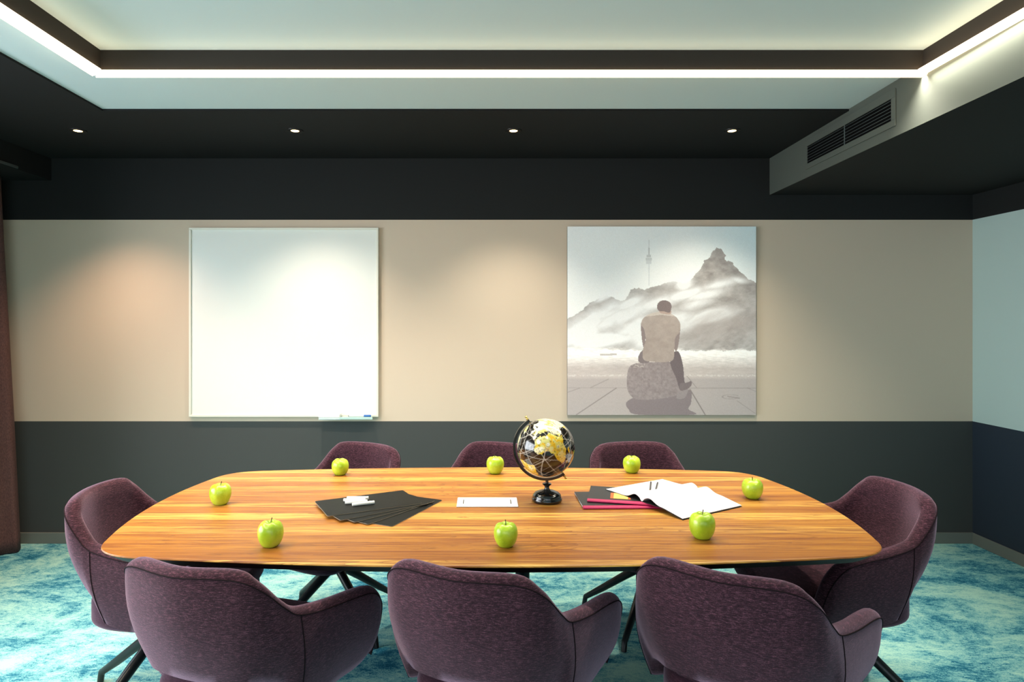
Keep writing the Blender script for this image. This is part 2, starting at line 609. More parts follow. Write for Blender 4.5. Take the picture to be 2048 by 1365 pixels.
# ------------------------------------------------------------------ downlights
spot_root = None
names = ['small recessed spotlight in the black soffit, leftmost, above the curtain side',
         'small recessed spotlight in the black soffit above the whiteboard',
         'small recessed spotlight in the black soffit between whiteboard and picture',
         'small recessed spotlight in the black soffit nearest the duct beam']
for i, px in enumerate((156, 590, 1027, 1464)):
    x = (px - 968) / 1280 * 3.487
    if spot_root is None:
        r = empty('recessed_spotlight', (x, 3.487, ZS))
        o = B().lathe([(.024, .004), (.024, -.004), (.0435, -.004), (.0445, .0), (.0445, .004)], 36).out('trim_ring', M['darktrim'], r, smooth=True)
        o = B().lathe([(.001, -.0030), (.014, -.0048), (.021, -.003), (.0225, .003)], 32).out('lens', M['spotlens'], r, smooth=True)
        spot_root = r
    else:
        r = copy_tree(spot_root)
        r.location = (x, 3.487, ZS)
    tag(r, names[i], 'spotlight', 'recessed spotlights in the black soffit')
    d = bpy.data.lights.new('spot_beam', 'SPOT')
    d.energy = (78, 76, 68, 62)[i]
    d.color = [(1.0, .64, .44), (1.0, .84, .68), (1.0, .88, .72), (1.0, .88, .70)][i]
    d.spot_size = math.radians(100)
    d.spot_blend = 1.0
    d.shadow_soft_size = 0.03
    lo = bpy.data.objects.new('spot_beam', d)
    COL.objects.link(lo)
    lo.location = (x, 3.487, ZS - .02)
    lo.rotation_euler = (math.radians(2), 0, 0)

# ------------------------------------------------------------------ air grille
gy0, gy1 = 2.79, 3.60
gx = (face_x(gy0) + face_x(gy1)) / 2
gr = empty('air_grille', (face_x(3.195) - .001, 3.195, 2.35), 0)
gr.rotation_euler = (0, 0, -math.atan((face_x(gy1) - face_x(gy0)) / (gy1 - gy0)))
tag(gr, 'grey rectangular air vent with thin horizontal louvres on the duct beam', 'air vent')
hy = .405
bb = B()
bb.box(-.006, 0, -hy, hy, -.082, -.053).box(-.006, 0, -hy, hy, .045, .082)
bb.box(-.006, 0, -hy, -hy + .028, -.053, .045).box(-.006, 0, hy - .02, hy, -.053, .045)
bb.out('frame', M['beam'], gr, bevel=.0015)
B().box(-.0012, 0, -hy + .028, hy - .02, -.053, .045).out('duct_opening', M['void'], gr)
bb = B()
for k in range(6):
    z = -.040 + k * .0155
    bb.add([(-.002, -hy + .028, z), (-.002, hy - .02, z), (-.006, hy - .02, z - .003), (-.006, -hy + .028, z - .003),
            (-.002, -hy + .028, z + .0012), (-.002, hy - .02, z + .0012), (-.006, hy - .02, z - .0018), (-.006, -hy + .028, z - .0018)],
           [(0, 1, 2, 3), (7, 6, 5, 4), (0, 4, 5, 1), (1, 5, 6, 2), (2, 6, 7, 3), (3, 7, 4, 0)])
bb.box(-.0055, -.002, .0, .004, -.053, .045)
bb.out('louvres', M['grille'], gr)

# ------------------------------------------------------------------ curtain
nu, nv = 260, 30
v = []
for j in range(nv + 1):
    t = j / nv
    z = .006 + t * (2.31 - .006)
    for i in range(nu + 1):
        s_ = i / nu
        y = 4.05 - s_ * 1.25
        ph = 2 * PI * (4.05 - y) / .30
        fl = (1 - t) ** 1.2
        amp = .065
        x = -3.045 + .128 * fl + amp * math.sin(ph - 1.0 + .25 * math.sin(3 * t))
        x = max(x, XL + .012)
        v.append((x, y + .018 * math.sin(2 * ph) * fl, z))
f = [(j * (nu + 1) + i, j * (nu + 1) + i + 1, (j + 1) * (nu + 1) + i + 1, (j + 1) * (nu + 1) + i) for j in range(nv) for i in range(nu)]
co = mesh('curtain', v, f, M['curtain'], smooth=True)
md = co.modifiers.new('thick', 'SOLIDIFY'); md.thickness = .004
tag(co, 'floor-length rose brown curtain hanging in folds along the left wall', 'curtain')

# ------------------------------------------------------------------ whiteboard
wb = empty('whiteboard', (-1.271, YB, 1.41))
tag(wb, 'large square white whiteboard with a thin cream frame on the beige wall', 'whiteboard')
h = .601
B().box(-h + .008, h - .008, -.017, -.001, -h + .008, h - .008).out('writing_surface', M['board'], wb)
bb = B()
bb.box(-h, h, -.026, -.0005, h - .014, h).box(-h, h, -.026, -.0005, -h, -h + .014)
bb.box(-h, -h + .014, -.026, -.0005, -h + .014, h - .014).box(h - .014, h, -.026, -.0005, -h + .014, h - .014)
bb.out('frame', M['boardframe'], wb, bevel=.002)
# pen tray, eraser, marker
def wx(px): return (px - 968) / 313.5
def wz(py): return 1.41 - (py - 645) / 313.5
zt = wz(832.0)
tr_ = empty('pen_tray', (wx(717), YB - .026, zt))
tag(tr_, 'small pale mint pen tray clipped under the whiteboard', 'tray')
bb = B()
bb.add([(-.09, 0, 0), (.09, 0, 0), (.103, -.052, 0), (-.103, -.052, 0), (-.09, 0, -.004), (.09, 0, -.004), (.103, -.052, -.004), (-.103, -.052, -.004)],
       [(0, 1, 2, 3), (7, 6, 5, 4), (0, 4, 5, 1), (1, 5, 6, 2), (2, 6, 7, 3), (3, 7, 4, 0)])
bb.box(-.103, .103, -.056, -.052, -.012, .002)
fixn(bb.out('shelf', M['tray'], tr_, bevel=.001))
er = empty('board_eraser', (wx(664), YB - .053, wz(836)))
tag(er, 'white block eraser at the bottom edge of the whiteboard', 'eraser')
B().box(-.068, .068, -.026, .026, .010, .034).out('eraser_body', M['plastic'], er, bevel=.005, seg=3)
B().box(-.066, .066, -.025, .025, .0, .012).out('felt_pad', M['felt'], er, bevel=.002)
bb = B().box(-.068, .068, -.020, .0255, -.004, -.0005)
bb.out('magnet_strip', M['plastic'], er, bevel=.001)
mk = empty('whiteboard_marker', (wx(722), YB - .050, zt + .0065))
tag(mk, 'white marker pen with a blue cap lying in the pen tray', 'marker')
B().tube([(-.070, 0, 0), (-.066, 0, 0)], [.005, .0063], 14).out('end_plug', M['greycap'], mk, smooth=True)
B().tube([(-.066, 0, 0), (.030, 0, 0)], .0063, 16).out('barrel', M['plastic'], mk, smooth=True)
B().tube([(.028, 0, 0), (.070, 0, 0), (.073, 0, 0)], [.0072, .0068, .005], 16).out('cap', M['blue'], mk, smooth=True)

# ------------------------------------------------------------------ numpy noise / polygons for the prints
rs = np.random.RandomState(7)
_tab = rs.rand(256, 256)
def vnoise(x, y):
    xi = np.floor(x).astype(int); yi = np.floor(y).astype(int)
    fx = x - xi; fy = y - yi
    fx = fx * fx * (3 - 2 * fx); fy = fy * fy * (3 - 2 * fy)
    g_ = lambda a, b_: _tab[a % 256, b_ % 256]
    return (g_(xi, yi) * (1 - fx) + g_(xi + 1, yi) * fx) * (1 - fy) + (g_(xi, yi + 1) * (1 - fx) + g_(xi + 1, yi + 1) * fx) * fy
def fbm(x, y, o=5, r=.55):
    s_ = 0; a = 1; t = 0
    for k in range(o):
        s_ = s_ + a * vnoise(x * 2 ** k + 17 * k, y * 2 ** k + 31 * k); t += a; a *= r
    return s_ / t
def inpoly(x, y, P):
    r = np.zeros(x.shape, bool)
    n = len(P)
    for i in range(n):
        x1, y1 = P[i]; x2, y2 = P[(i + 1) % n]
        if y1 == y2: continue
        c = ((y1 > y) != (y2 > y)) & (x < (x2 - x1) * (y - y1) / (y2 - y1) + x1)
        r ^= c
    return r
def lin(c):
    c = np.asarray(c, float) / 255
    return np.where(c <= .04045, c / 12.92, ((c + .055) / 1.055) ** 2.4)
def smooth(P, n=6):
    P = [np.array(p, float) for p in P]; N = len(P); o = []
    for i in range(N):
        a, b_, c, d = P[i - 1], P[i], P[(i + 1) % N], P[(i + 2) % N]
        for t in np.linspace(0, 1, n, endpoint=False):
            o.append(.5 * ((2 * b_) + (-a + c) * t + (2 * a - 5 * b_ + 4 * c - d) * t * t + (-a + 3 * b_ - 3 * c + d) * t ** 3))
    return o

# ------------------------------------------------------------------ picture (a print of a seated man before misty rocks)
def picture():
    N = 430
    u = np.linspace(0, 1, N + 1)
    U, V = np.meshgrid(u, u)                       # V: 0 at the top
    X = 48 + U * 1250; Y = 42 + V * 1260
    wobx = (fbm(X / 26, Y / 26, 4) - .5) * 26
    woby = (fbm(X / 26 + 50, Y / 26 + 9, 4) - .5) * 26
    img = np.zeros(X.shape + (3,))
    sky = np.array([226, 229, 229.]) + (np.clip(1 - Y / 600, 0, 1) * -3)[..., None] * np.array([1.2, 1, 1])
    blue = np.clip((X - 850) / 450, 0, 1) * np.clip(1 - Y / 500, 0, 1)
    img[:] = sky
    img -= blue[..., None] * np.array([26, 10, 5.])
    def over(mask, col, alpha=1.0):
        a = (mask * alpha)[..., None]
        img[:] = img * (1 - a) + np.array(col, float) * a
    # tower
    def rect(cx, y0, y1, wd):
        return ((np.abs(X - cx) < wd) & (Y > y0) & (Y < y1)).astype(float)
    over(rect(589, 130, 190, 2), (170, 172, 172), .7)
    over(rect(589, 185, 235, 4), (176, 178, 178), .8)
    over(rect(588, 232, 250, 15), (178, 180, 180), .7)
    over(rect(588, 252, 268, 20), (184, 187, 188), .7)
    over(rect(588, 270, 292, 18), (196, 198, 200), .7)
    over(rect(589, 292, 440, 5), (206, 210, 212), .8)
    ridge = [(30, 680), (48, 665), (110, 625), (150, 600), (200, 545), (260, 520), (300, 505), (350, 520), (400, 542), (440, 525), (468, 466),
             (520, 450), (560, 460), (640, 440), (700, 415), (760, 410), (830, 425), (885, 385), (900, 350), (930, 322), (952, 268), (985, 262),
             (1008, 212), (1040, 182), (1075, 206), (1100, 262), (1132, 276), (1172, 326), (1200, 352), (1250, 390), (1320, 428), (1320, 870), (30, 870)]
    mt = inpoly(X + wobx, Y + woby, ridge).astype(float)
    tex = fbm(X / 40, Y / 24, 5)
    mcol = np.array([146, 141, 139.]) + ((tex - .5) * 55)[..., None]
    a = (mt * .95)[..., None]
    img[:] = img * (1 - a) + mcol * a
    # mist: streaks rising to the right
    a1 = (X * .86 - Y * .5); a2 = (X * .5 + Y * .86)
    st = fbm(a1 / 240, a2 / 95, 5, .6)
    def blob(cx, cy, sx, sy, rot=-.5):
        c, s_ = math.cos(rot), math.sin(rot)
        dx, dy = X - cx, Y - cy
        p = dx * c + dy * s_; q = -dx * s_ + dy * c
        return np.exp(-(p / sx) ** 2 - (q / sy) ** 2)
    fog = np.zeros(X.shape)
    for bl in [(180, 690, 260, 80, -.45), (420, 640, 300, 70, -.35), (640, 560, 200, 45, -.3), (820, 500, 190, 38, -.3), (1060, 430, 150, 34, -.25), (700, 700, 260, 90, -.2),
               (330, 490, 140, 26, -.5), (770, 360, 120, 60, -.4), (250, 800, 300, 55, -.1), (120, 760, 220, 90, -.5), (300, 620, 220, 60, -.5), (520, 700, 200, 70, -.4), (960, 500, 160, 40, -.3), (450, 560, 120, 40, -.4), (1000, 640, 180, 50, -.2), (1180, 400, 60, 24, .1), (900, 560, 120, 40, -.3), (820, 420, 60, 60, 0), (600, 800, 160, 80, 0)]:
        fog = np.maximum(fog, blob(*bl))
    fog = np.clip(fog * (.55 + 1.45 * st), 0, 1)
    light = np.clip((st - .42) * 1.6, 0, .55) * np.clip((Y - 300) / 300, 0, 1) * (Y < 880)
    f_ = np.clip(np.maximum(fog, light), 0, .93) * (Y < 885)
    img[:] = img * (1 - f_[..., None]) + np.array([224, 226, 228.]) * f_[..., None]
    # lower right slope darker streaks
    sl = blob(1080, 720, 330, 110, -.25) * (fbm(a1 / 150, a2 / 40, 5) * 1.3) * (Y < 870)
    over(np.clip(sl, 0, .7), (158, 150, 148))
    # ground
    g_ = np.clip((Y + (fbm(X / 60, Y / 20, 4) - .5) * 60 + (X - 650) * -.02 - 850) / 30, 0, 1)
    gc_ = np.array([232, 230, 228.]) + np.clip((Y - 900) / 90, 0, 1)[..., None] * np.array([-50, -57, -58.])
    gc_ = gc_ + ((fbm(X / 30, Y / 7, 4) - .5) * 42 * np.clip((1080 - Y) / 150, .15, 1))[..., None]
    img[:] = img * (1 - g_[..., None]) + gc_ * g_[..., None]
    over(((np.abs(X - 320) < 55) & (np.abs(Y - 898 + (X - 320) * .02) < 6)).astype(float), (160, 152, 150), .7)
    over(np.clip(1 - np.abs(X - 390) / 120, 0, 1) * np.clip(1 - np.abs(Y - 980) / 55, 0, 1), (160, 152, 152), .5)
    kerb = np.clip(1 - np.abs(Y - 1038 - (fbm(X / 12, Y / 12, 3) - .5) * 16) / 7, 0, 1)
    over(kerb * (fbm(X / 9, Y / 9, 3) > .45), (206, 202, 198), .8)
    low = np.clip((Y - 1045) / 20, 0, 1)
    over(low, (158, 150, 150), .65)
    def line(x0, y0, x1, y1, wd, c=(120, 112, 110), al=.8):
        L = math.hypot(x1 - x0, y1 - y0)
        t = np.clip(((X - x0) * (x1 - x0) + (Y - y0) * (y1 - y0)) / L ** 2, 0, 1)
        d = np.hypot(X - x0 - t * (x1 - x0), Y - y0 - t * (y1 - y0))
        over(np.clip((wd + 1.5 - d) / 1.5, 0, 1), c, al)
    line(105, 1302, 372, 1122, 2); line(50, 1150, 130, 1122, 1.5, al=.5); line(200, 1120, 320, 1062, 1.5, al=.5)
    line(48, 1120, 440, 1120, 1.2, al=.4); line(800, 1122, 1298, 1122, 1.2, al=.4)
    line(860, 1130, 962, 1302, 3); line(840, 1042, 905, 1120, 1.5, al=.5); line(1170, 1205, 1290, 1290, 1.2, al=.4); line(1240, 1120, 1298, 1145, 1.2, al=.4)
    el = np.abs(np.hypot((X - 1130) / 55, (Y - 1180) / 14) - 1)
    over(np.clip(1 - el / .14, 0, 1) * (X < 1180), (128, 120, 118), .7)
    line(1110, 1178, 1190, 1190, 2, al=.6)
    # cast shadow, boulder, man
    DK = (122, 113, 116)
    over(inpoly(X, Y, smooth([(440, 1215), (520, 1175), (640, 1160), (850, 1130), (868, 1215), (850, 1262), (885, 1300), (520, 1300), (452, 1262)])).astype(float), (126, 116, 119))
    over(inpoly(X, Y, smooth([(790, 1130), (850, 1120), (840, 1160), (820, 1190), (770, 1188)])).astype(float), (150, 142, 142), .6)
    rock = inpoly(X, Y, smooth([(446, 1020), (470, 970), (540, 950), (640, 948), (760, 950), (800, 990), (806, 1080), (780, 1160), (700, 1188), (560, 1200), (480, 1185), (444, 1120)])).astype(float)
    rc = np.array([138, 128, 129.]) + ((fbm(X / 14, Y / 14, 4) - .5) * 34)[..., None]
    img[:] = img * (1 - rock[..., None]) + rc * rock[..., None]
    over(rock * (Y < 985) * (X < 560) * (fbm(X / 10, Y / 8, 3) > .5), (196, 188, 182), .6)
    # legs
    over(inpoly(X, Y, smooth([(520, 905), (555, 865), (600, 900), (590, 948), (525, 950)])).astype(float), (120, 110, 112))
    over(inpoly(X, Y, smooth([(745, 890), (785, 880), (812, 960), (822, 1060), (826, 1120), (795, 1135), (770, 1060), (730, 960)])).astype(float), (106, 96, 99))
    over(inpoly(X, Y, smooth([(796, 1090), (838, 1085), (868, 1076), (868, 1106), (840, 1130), (798, 1136)])).astype(float), (116, 106, 108))
    # arms
    over(inpoly(X, Y, smooth([(536, 690), (560, 680), (566, 760), (562, 840), (552, 850), (540, 780)])).astype(float), (132, 120, 120))
    over(inpoly(X, Y, smooth([(760, 680), (795, 690), (792, 770), (780, 850), (766, 876), (750, 820)])).astype(float), (134, 122, 121))
    # shirt
    sh = inpoly(X, Y, smooth([(538, 700), (548, 660), (590, 628), (650, 612), (700, 616), (760, 640), (795, 690), (792, 745), (762, 790), (756, 880), (748, 932), (700, 948), (600, 945), (552, 930), (548, 870), (566, 800), (556, 730)])).astype(float)
    sc_ = np.array([164, 152, 146.]) + ((fbm(X / 50, Y / 40, 3) - .5) * 22)[..., None] - np.clip((Y - 640) / 300, 0, 1)[..., None] * 10
    img[:] = img * (1 - sh[..., None]) + sc_ * sh[..., None]
    over(sh * (Y < 632 + np.abs(X - 670) * .12), (205, 198, 192), .6)
    # head
    over(inpoly(X, Y, smooth([(660, 600), (730, 600), (728, 628), (668, 622)])).astype(float), (170, 150, 142))
    over(inpoly(X, Y, smooth([(642, 585), (648, 555), (672, 538), (708, 538), (734, 558), (736, 592), (724, 618), (690, 610), (655, 606)])).astype(float), (122, 110, 110))
    img[:] = img + ((rs.rand(*X.shape) - .5) * 8)[..., None]
    img = np.clip(img * 1.09, 0, 252)
    # push contrast a little; a print, its own colours
    L = lin(img)
    s = 1.197
    x = -s / 2 + U * s; z = s / 2 - V * s
    verts = np.stack([x, np.full_like(x, -.0225), z], -1).reshape(-1, 3)
    idx = np.arange((N + 1) ** 2).reshape(N + 1, N + 1)
    faces = np.stack([idx[:-1, :-1], idx[1:, :-1], idx[1:, 1:], idx[:-1, 1:]], -1).reshape(-1, 4)
    root = empty('wall_picture', (wx(1321.5), YB, wz(642)))
    tag(root, 'square unframed print of a seated man facing misty rocks, on the beige wall', 'picture')
    o = mesh('printed_image', verts, faces, vcol('print_ink', .6, spec=.3), root)
    ca = o.data.color_attributes.new('print', 'FLOAT_COLOR', 'POINT')
    data = np.ones(((N + 1) ** 2, 4)); data[:, :3] = L.reshape(-1, 3)
    ca.data.foreach_set('color', data.ravel())
    B().box(-s / 2, s / 2, -.022, -.001, -s / 2, s / 2).out('panel', mat('picture_panel_edge', (120, 118, 112), .6), root)


picture()

# ------------------------------------------------------------------ table
TZ = .74
def table_outline(scale_in=0.0):
    hx, hy, bx, by, r = 1.150, .512, .086, .088, .12
    P = []
    # one quadrant: from (0, hy+by) to (hx+bx, 0)
    n = 30
    top = [(x, hy + by * (1 - (x / hx) ** 2)) for x in np.linspace(0, hx, n)]
    side = [(hx + bx * (1 - (y / hy) ** 2), y) for y in np.linspace(hy, 0, n)]
    # round the corner with a quadratic curve
    cut1 = [p for p in top if p[0] < hx - r]
    cut2 = [p for p in side if p[1] < hy - r * .9]
    a, b_, c = np.array(cut1[-1]), np.array((hx + .012, hy + .012)), np.array(cut2[0])
    arc = [tuple((1 - t) ** 2 * a + 2 * t * (1 - t) * b_ + t * t * c) for t in np.linspace(0, 1, 16)[1:-1]]
    q = cut1 + arc + cut2
    full = q + [(x, -y) for x, y in q[::-1][1:]]
    full = full + [(-x, y) for x, y in full[::-1][1:-1]]
    full = np.array(full)
    if scale_in:
        t = np.roll(full, -1, 0) - np.roll(full, 1, 0)
        nrm = np.stack([t[:, 1], -t[:, 0]], -1); nrm /= np.linalg.norm(nrm, axis=1)[:, None]
        if ((full + nrm * .01) ** 2).sum() > (full ** 2).sum():
            nrm = -nrm
        full = full + nrm * scale_in
    return full


TC = (.022, 2.358)
tb = empty('conference_table', (TC[0], TC[1], 0))
tag(tb, 'long barrel-shaped wooden conference table with plank-pattern top', 'table')
rows = [(0.006, TZ), (.002, TZ - .0012), (0, TZ - .004), (0.0008, TZ - .006)]
v = []; f = []
ol = [table_outline(s_) if s_ else table_outline() for s_, z in rows]
n = len(ol[0])
for (s_, z), o_ in zip(rows, ol):
    v += [(p[0], p[1], z) for p in o_]
f.append(tuple(range(n)))
for k in range(len(rows) - 1):
    f += [(k * n + i, (k + 1) * n + i, (k + 1) * n + (i + 1) % n, k * n + (i + 1) % n) for i in range(n)]
f.append(tuple((len(rows) - 1) * n + i for i in range(n))[::-1])
o = mesh('tabletop', v, f, M['wood'], tb); fixn(o)
o1, o2 = table_outline(.001), table_outline(.040)
v = [(p[0], p[1], TZ - .006) for p in o1] + [(p[0], p[1], TZ - .034) for p in o2]
f = [tuple(range(n)), tuple(range(2 * n - 1, n - 1, -1))] + [(i, n + i, n + (i + 1) % n, (i + 1) % n) for i in range(n)]
o = mesh('bevelled_underside', v, f, M['under'], tb); fixn(o)
for sx in (-1, 1):
    B().lathe([(.045, .019), (.04, .024), (.026, .04), (.026, TZ - .072)], 28, (sx * .12, 0, 0)).out('column', M['blackmetal'], tb, smooth=True)
B().box(-.26, .26, -.085, .085, 0, .02).out('foot_plate', M['blackmetal'], tb, bevel=.006, seg=3)
B().box(-.92, .92, -.05, .05, TZ - .074, TZ - .034).out('support_beam', M['blackmetal'], tb, bevel=.004)

# ------------------------------------------------------------------ chairs
def crom(P, n):
    P = np.array(P, float)
    Q = np.vstack([2 * P[0] - P[1], P, 2 * P[-1] - P[-2]])
    o = []
    for i in range(1, len(Q) - 2):
        a, b_, c, d = Q[i - 1:i + 3]
        for t in np.linspace(0, 1, n, endpoint=False):
            o.append(.5 * ((2 * b_) + (-a + c) * t + (2 * a - 5 * b_ + 4 * c - d) * t * t + (-a + 3 * b_ - 3 * c + d) * t ** 3))
    o.append(P[-1])
    return np.array(o)


# rows: rim xyz, bottom xyz, outward plan direction, band direction
CH = [
    # x, y, z rim          bottom               out          band
    ((0, 0, .802), (0, .066, .492), (0, -1), (0, 0, 1)),
    ((.154, .033, .799), (.128, .082, .492), (.30, -.95), (0, 0, 1)),
    ((.214, .068, .765), (.184, .122, .488), (.80, -.60), (0, 0, 1)),
    ((.240, .125, .703), (.212, .166, .462), (.93, -.36), (0, 0, 1)),
    ((.254, .170, .670), (.226, .205, .398), (.96, -.28), (0, 0, 1)),
    ((.283, .265, .652), (.238, .290, .374), (.96, -.28), (0, .1, 1)),
    ((.312, .370, .642), (.250, .370, .376), (.96, -.26), (0, .2, 1)),
    ((.329, .435, .628), (.258, .430, .372), (.97, -.20), (0, .5, .85)),
    ((.330, .478, .588), (.262, .465, .372), (.98, -.10), (0, .85, .5)),
    ((.318, .500, .530), (.266, .485, .376), (.99, 0), (0, 1, .1)),
    ((.300, .508, .465), (.270, .495, .384), (.99, 0), (0, 1, 0)),
    ((.282, .505, .405), (.272, .500, .392), (.99, 0), (0, 1, -.3)),
]
def make_chair():
    root = empty('armchair')
    R = [np.concatenate([np.array(a) - [0, 0, .019], b_, c, d]) for a, b_, c, d in CH]
    full = [r * np.array([-1, 1, 1, -1, 1, 1, -1, 1, 1, 1, 1]) for r in R[:0:-1]] + R
    S = crom(full, 5)
    T = .048
    rows_ = []
    no = 9
    for s_ in S:
        rim, bot, out, band = s_[0:3], s_[3:6], s_[6:8], s_[8:11]
        out = out / np.linalg.norm(out); out3 = np.array([out[0], out[1], 0.])
        band = band / np.linalg.norm(band)
        col = []
        # underside lip -> outer surface -> band -> inner surface
        col.append(bot - out3 * .03 + np.array([0, 0, .004]))
        col.append(bot - out3 * .008 - np.array([0, 0, .001]))
        for k in range(no):
            t = k / (no - 1)
            belly = .020 * math.sin(PI * min(1, t * .98)) * min(1, np.linalg.norm(rim - bot) / .2)
            flare = rim * t + bot * (1 - t)
            col.append(flare + out3 * belly)
        for a, hgt in ((.10, .010), (.28, .0155), (.5, .0175), (.72, .0145), (.90, .007)):
            col.append(rim - out3 * T * a + band * hgt)
        inner_bot = np.array([bot[0], bot[1], .43 if bot[2] > .43 else max(bot[2], .405)]) - out3 * (T + .012)
        for k in range(no):
            t = 1 - k / (no - 1)
            fl = (rim - out3 * T) * t + inner_bot * (1 - t)
            col.append(fl + out3 * .018 * math.sin(PI * t) * min(1, np.linalg.norm(rim - bot) / .2))
        rows_.append(col)
    nr = len(rows_[0])
    v = [p for c in rows_ for p in c]
    f = []
    for i in range(len(rows_) - 1):
        for k in range(nr - 1):
            f.append((i * nr + k, (i + 1) * nr + k, (i + 1) * nr + k + 1, i * nr + k + 1))
        f.append((i * nr + nr - 1, (i + 1) * nr + nr - 1, (i + 1) * nr, i * nr))
    f.append(tuple(range(nr)))
    f.append(tuple((len(rows_) - 1) * nr + k for k in range(nr))[::-1])
    o = mesh('shell', v, f, M['fabric'], root, smooth=True)
    fixn(o)
    o.data.set_sharp_from_angle(angle=math.radians(60))
    # piping along the outer and inner edge of the rim
    for idx, nm in ((2 + no - 1, 'piping'),):
        pth = []
        for c, s_ in zip(rows_, S):
            out = s_[6:8] / np.linalg.norm(s_[6:8])
            pth.append(c[idx] + np.array([out[0], out[1], 0]) * (.0008 if idx < 2 + no else -.0008))
        B().tube(pth, .0017, 6).out(nm, M['piping'], root, smooth=True)
    # vertical seams below the notches
    for i in (7 * 5, (len(full) - 8) * 5):
        c = rows_[i]
        out = S[i][6:8] / np.linalg.norm(S[i][6:8]); o3 = np.array([out[0], out[1], 0])
        B().tube([p + o3 * .0004 for p in c[2:2 + no]], .0018, 6).out('seam', M['piping'], root, smooth=True)
    # seat cushion: rounded pad following the inside of the shell
    def pad(name, hw_b, hw_f, y0, y1, z0, z1, r, m):
        base = []
        nn = 64
        for k in range(nn):
            a = 2 * PI * k / nn
            cx_, sy_ = math.cos(a), math.sin(a)
            e = .42
            ux = math.copysign(abs(cx_) ** e, cx_); uy = math.copysign(abs(sy_) ** e, sy_)
            yy = (y0 + y1) / 2 + uy * (y1 - y0) / 2
            hw = hw_b + (hw_f - hw_b) * (uy + 1) / 2
            base.append((ux * hw, yy))
        cx0, cy0 = 0, (y0 + y1) / 2
        prof = [(.0, z0), (.6, z0), (.93, z0 + .002)] + [(1 - (r / .25) * (1 - math.sin(t)), z0 + r * (1 - math.cos(t))) for t in np.linspace(.3, PI / 2, 5)]
        prof += [(1 - (r / .25) * (1 - math.cos(t)), z1 - r + r * math.sin(t)) for t in np.linspace(0.1, PI / 2 - .1, 6)] + [(.7, z1 + .006), (.35, z1 + .011), (.0, z1 + .013)]
        v_ = []
        for s_, z in prof:
            v_ += [(cx0 + (p[0] - cx0) * max(s_, 1e-4), cy0 + (p[1] - cy0) * max(s_, 1e-4), z) for p in base]
        f_ = [(i * nn + k, i * nn + (k + 1) % nn, (i + 1) * nn + (k + 1) % nn, (i + 1) * nn + k) for i in range(len(prof) - 1) for k in range(nn)]
        return fixn(mesh(name, v_, f_, m, root, smooth=True))
    pad('seat_cushion', .165, .258, .125, .615, .400, .475, .028, M['fabric'])
    pad('seat_base', .175, .250, .088, .600, .345, .460, .03, M['fabric_dark'])
    # swivel column and four-legged base
    cy_ = .285
    B().lathe([(.11, .338), (.11, .345)], 24, (0, cy_, 0)).out('mounting_plate', M['blackmetal'], root)
    B().lathe([(.022, .27), (.030, .275), (.030, .30), (.024, .305), (.024, .339)], 24, (0, cy_, 0)).out('column', M['blackmetal'], root, smooth=True)
    star = empty('star_base'); star.parent = root; star.location = (0, cy_, 0)
    B().lathe([(.02, .235), (.034, .24), (.034, .272), (.02, .276)], 24).out('hub', M['blackmetal'], star, smooth=True)
    for k in range(4):
        a = k * PI / 2
        d_ = np.array([math.cos(a), math.sin(a), 0])
        B().tube([d_ * .018 + [0, 0, .262], d_ * .12 + [0, 0, .190], d_ * .24 + [0, 0, .100], d_ * .325 + [0, 0, .040], d_ * .333 + [0, 0, .0]],
                 [.020, .019, .0165, .013, .012], 12).out('leg', M['blackmetal'], star, smooth=True)
    return root


# (x, y, facing clockwise from +Y, star angle in the room, label)
CHAIRS = [
    (-.769, 1.573, 17.4, 20, 'plum fabric armchair with its back to us, nearest the left end of the table'),
    (-.076, 1.552, 21.0, 40, 'plum fabric armchair with its back to us, middle of the near row'),
    (.560, 1.545, 32.9, 60, 'plum fabric armchair with its back to us, closest to the right end of the table'),
    (1.612, 2.404, -90.3, -45, 'plum fabric armchair drawn up at the right end of the table, open side facing left'),
    (-1.482, 2.372, 88.7, 67, 'plum fabric armchair at the left end of the table, its open side facing right'),
    (-.564, 3.262, 207.9, 44, 'plum fabric armchair across the table below the whiteboard marker tray'),
    (.115, 3.275, 204, 48, 'plum fabric armchair across the table, partly hidden behind the globe'),
    (.740, 3.300, 172, 57, 'plum fabric armchair across the table, below the picture of the seated man'),
]
chair0 = make_chair()
for i, (x, y, th, st_, lab) in enumerate(CHAIRS):
    c = chair0 if i == 0 else copy_tree(chair0)
    c.location = (x, y, 0)
    c.rotation_euler = (0, 0, -math.radians(th))
    for ch in c.children:
        if ch.name.startswith('star_base'):
            ch.rotation_euler = (0, 0, math.radians(st_ + th))
    tag(c, lab, 'chair', 'plum armchairs around the table')

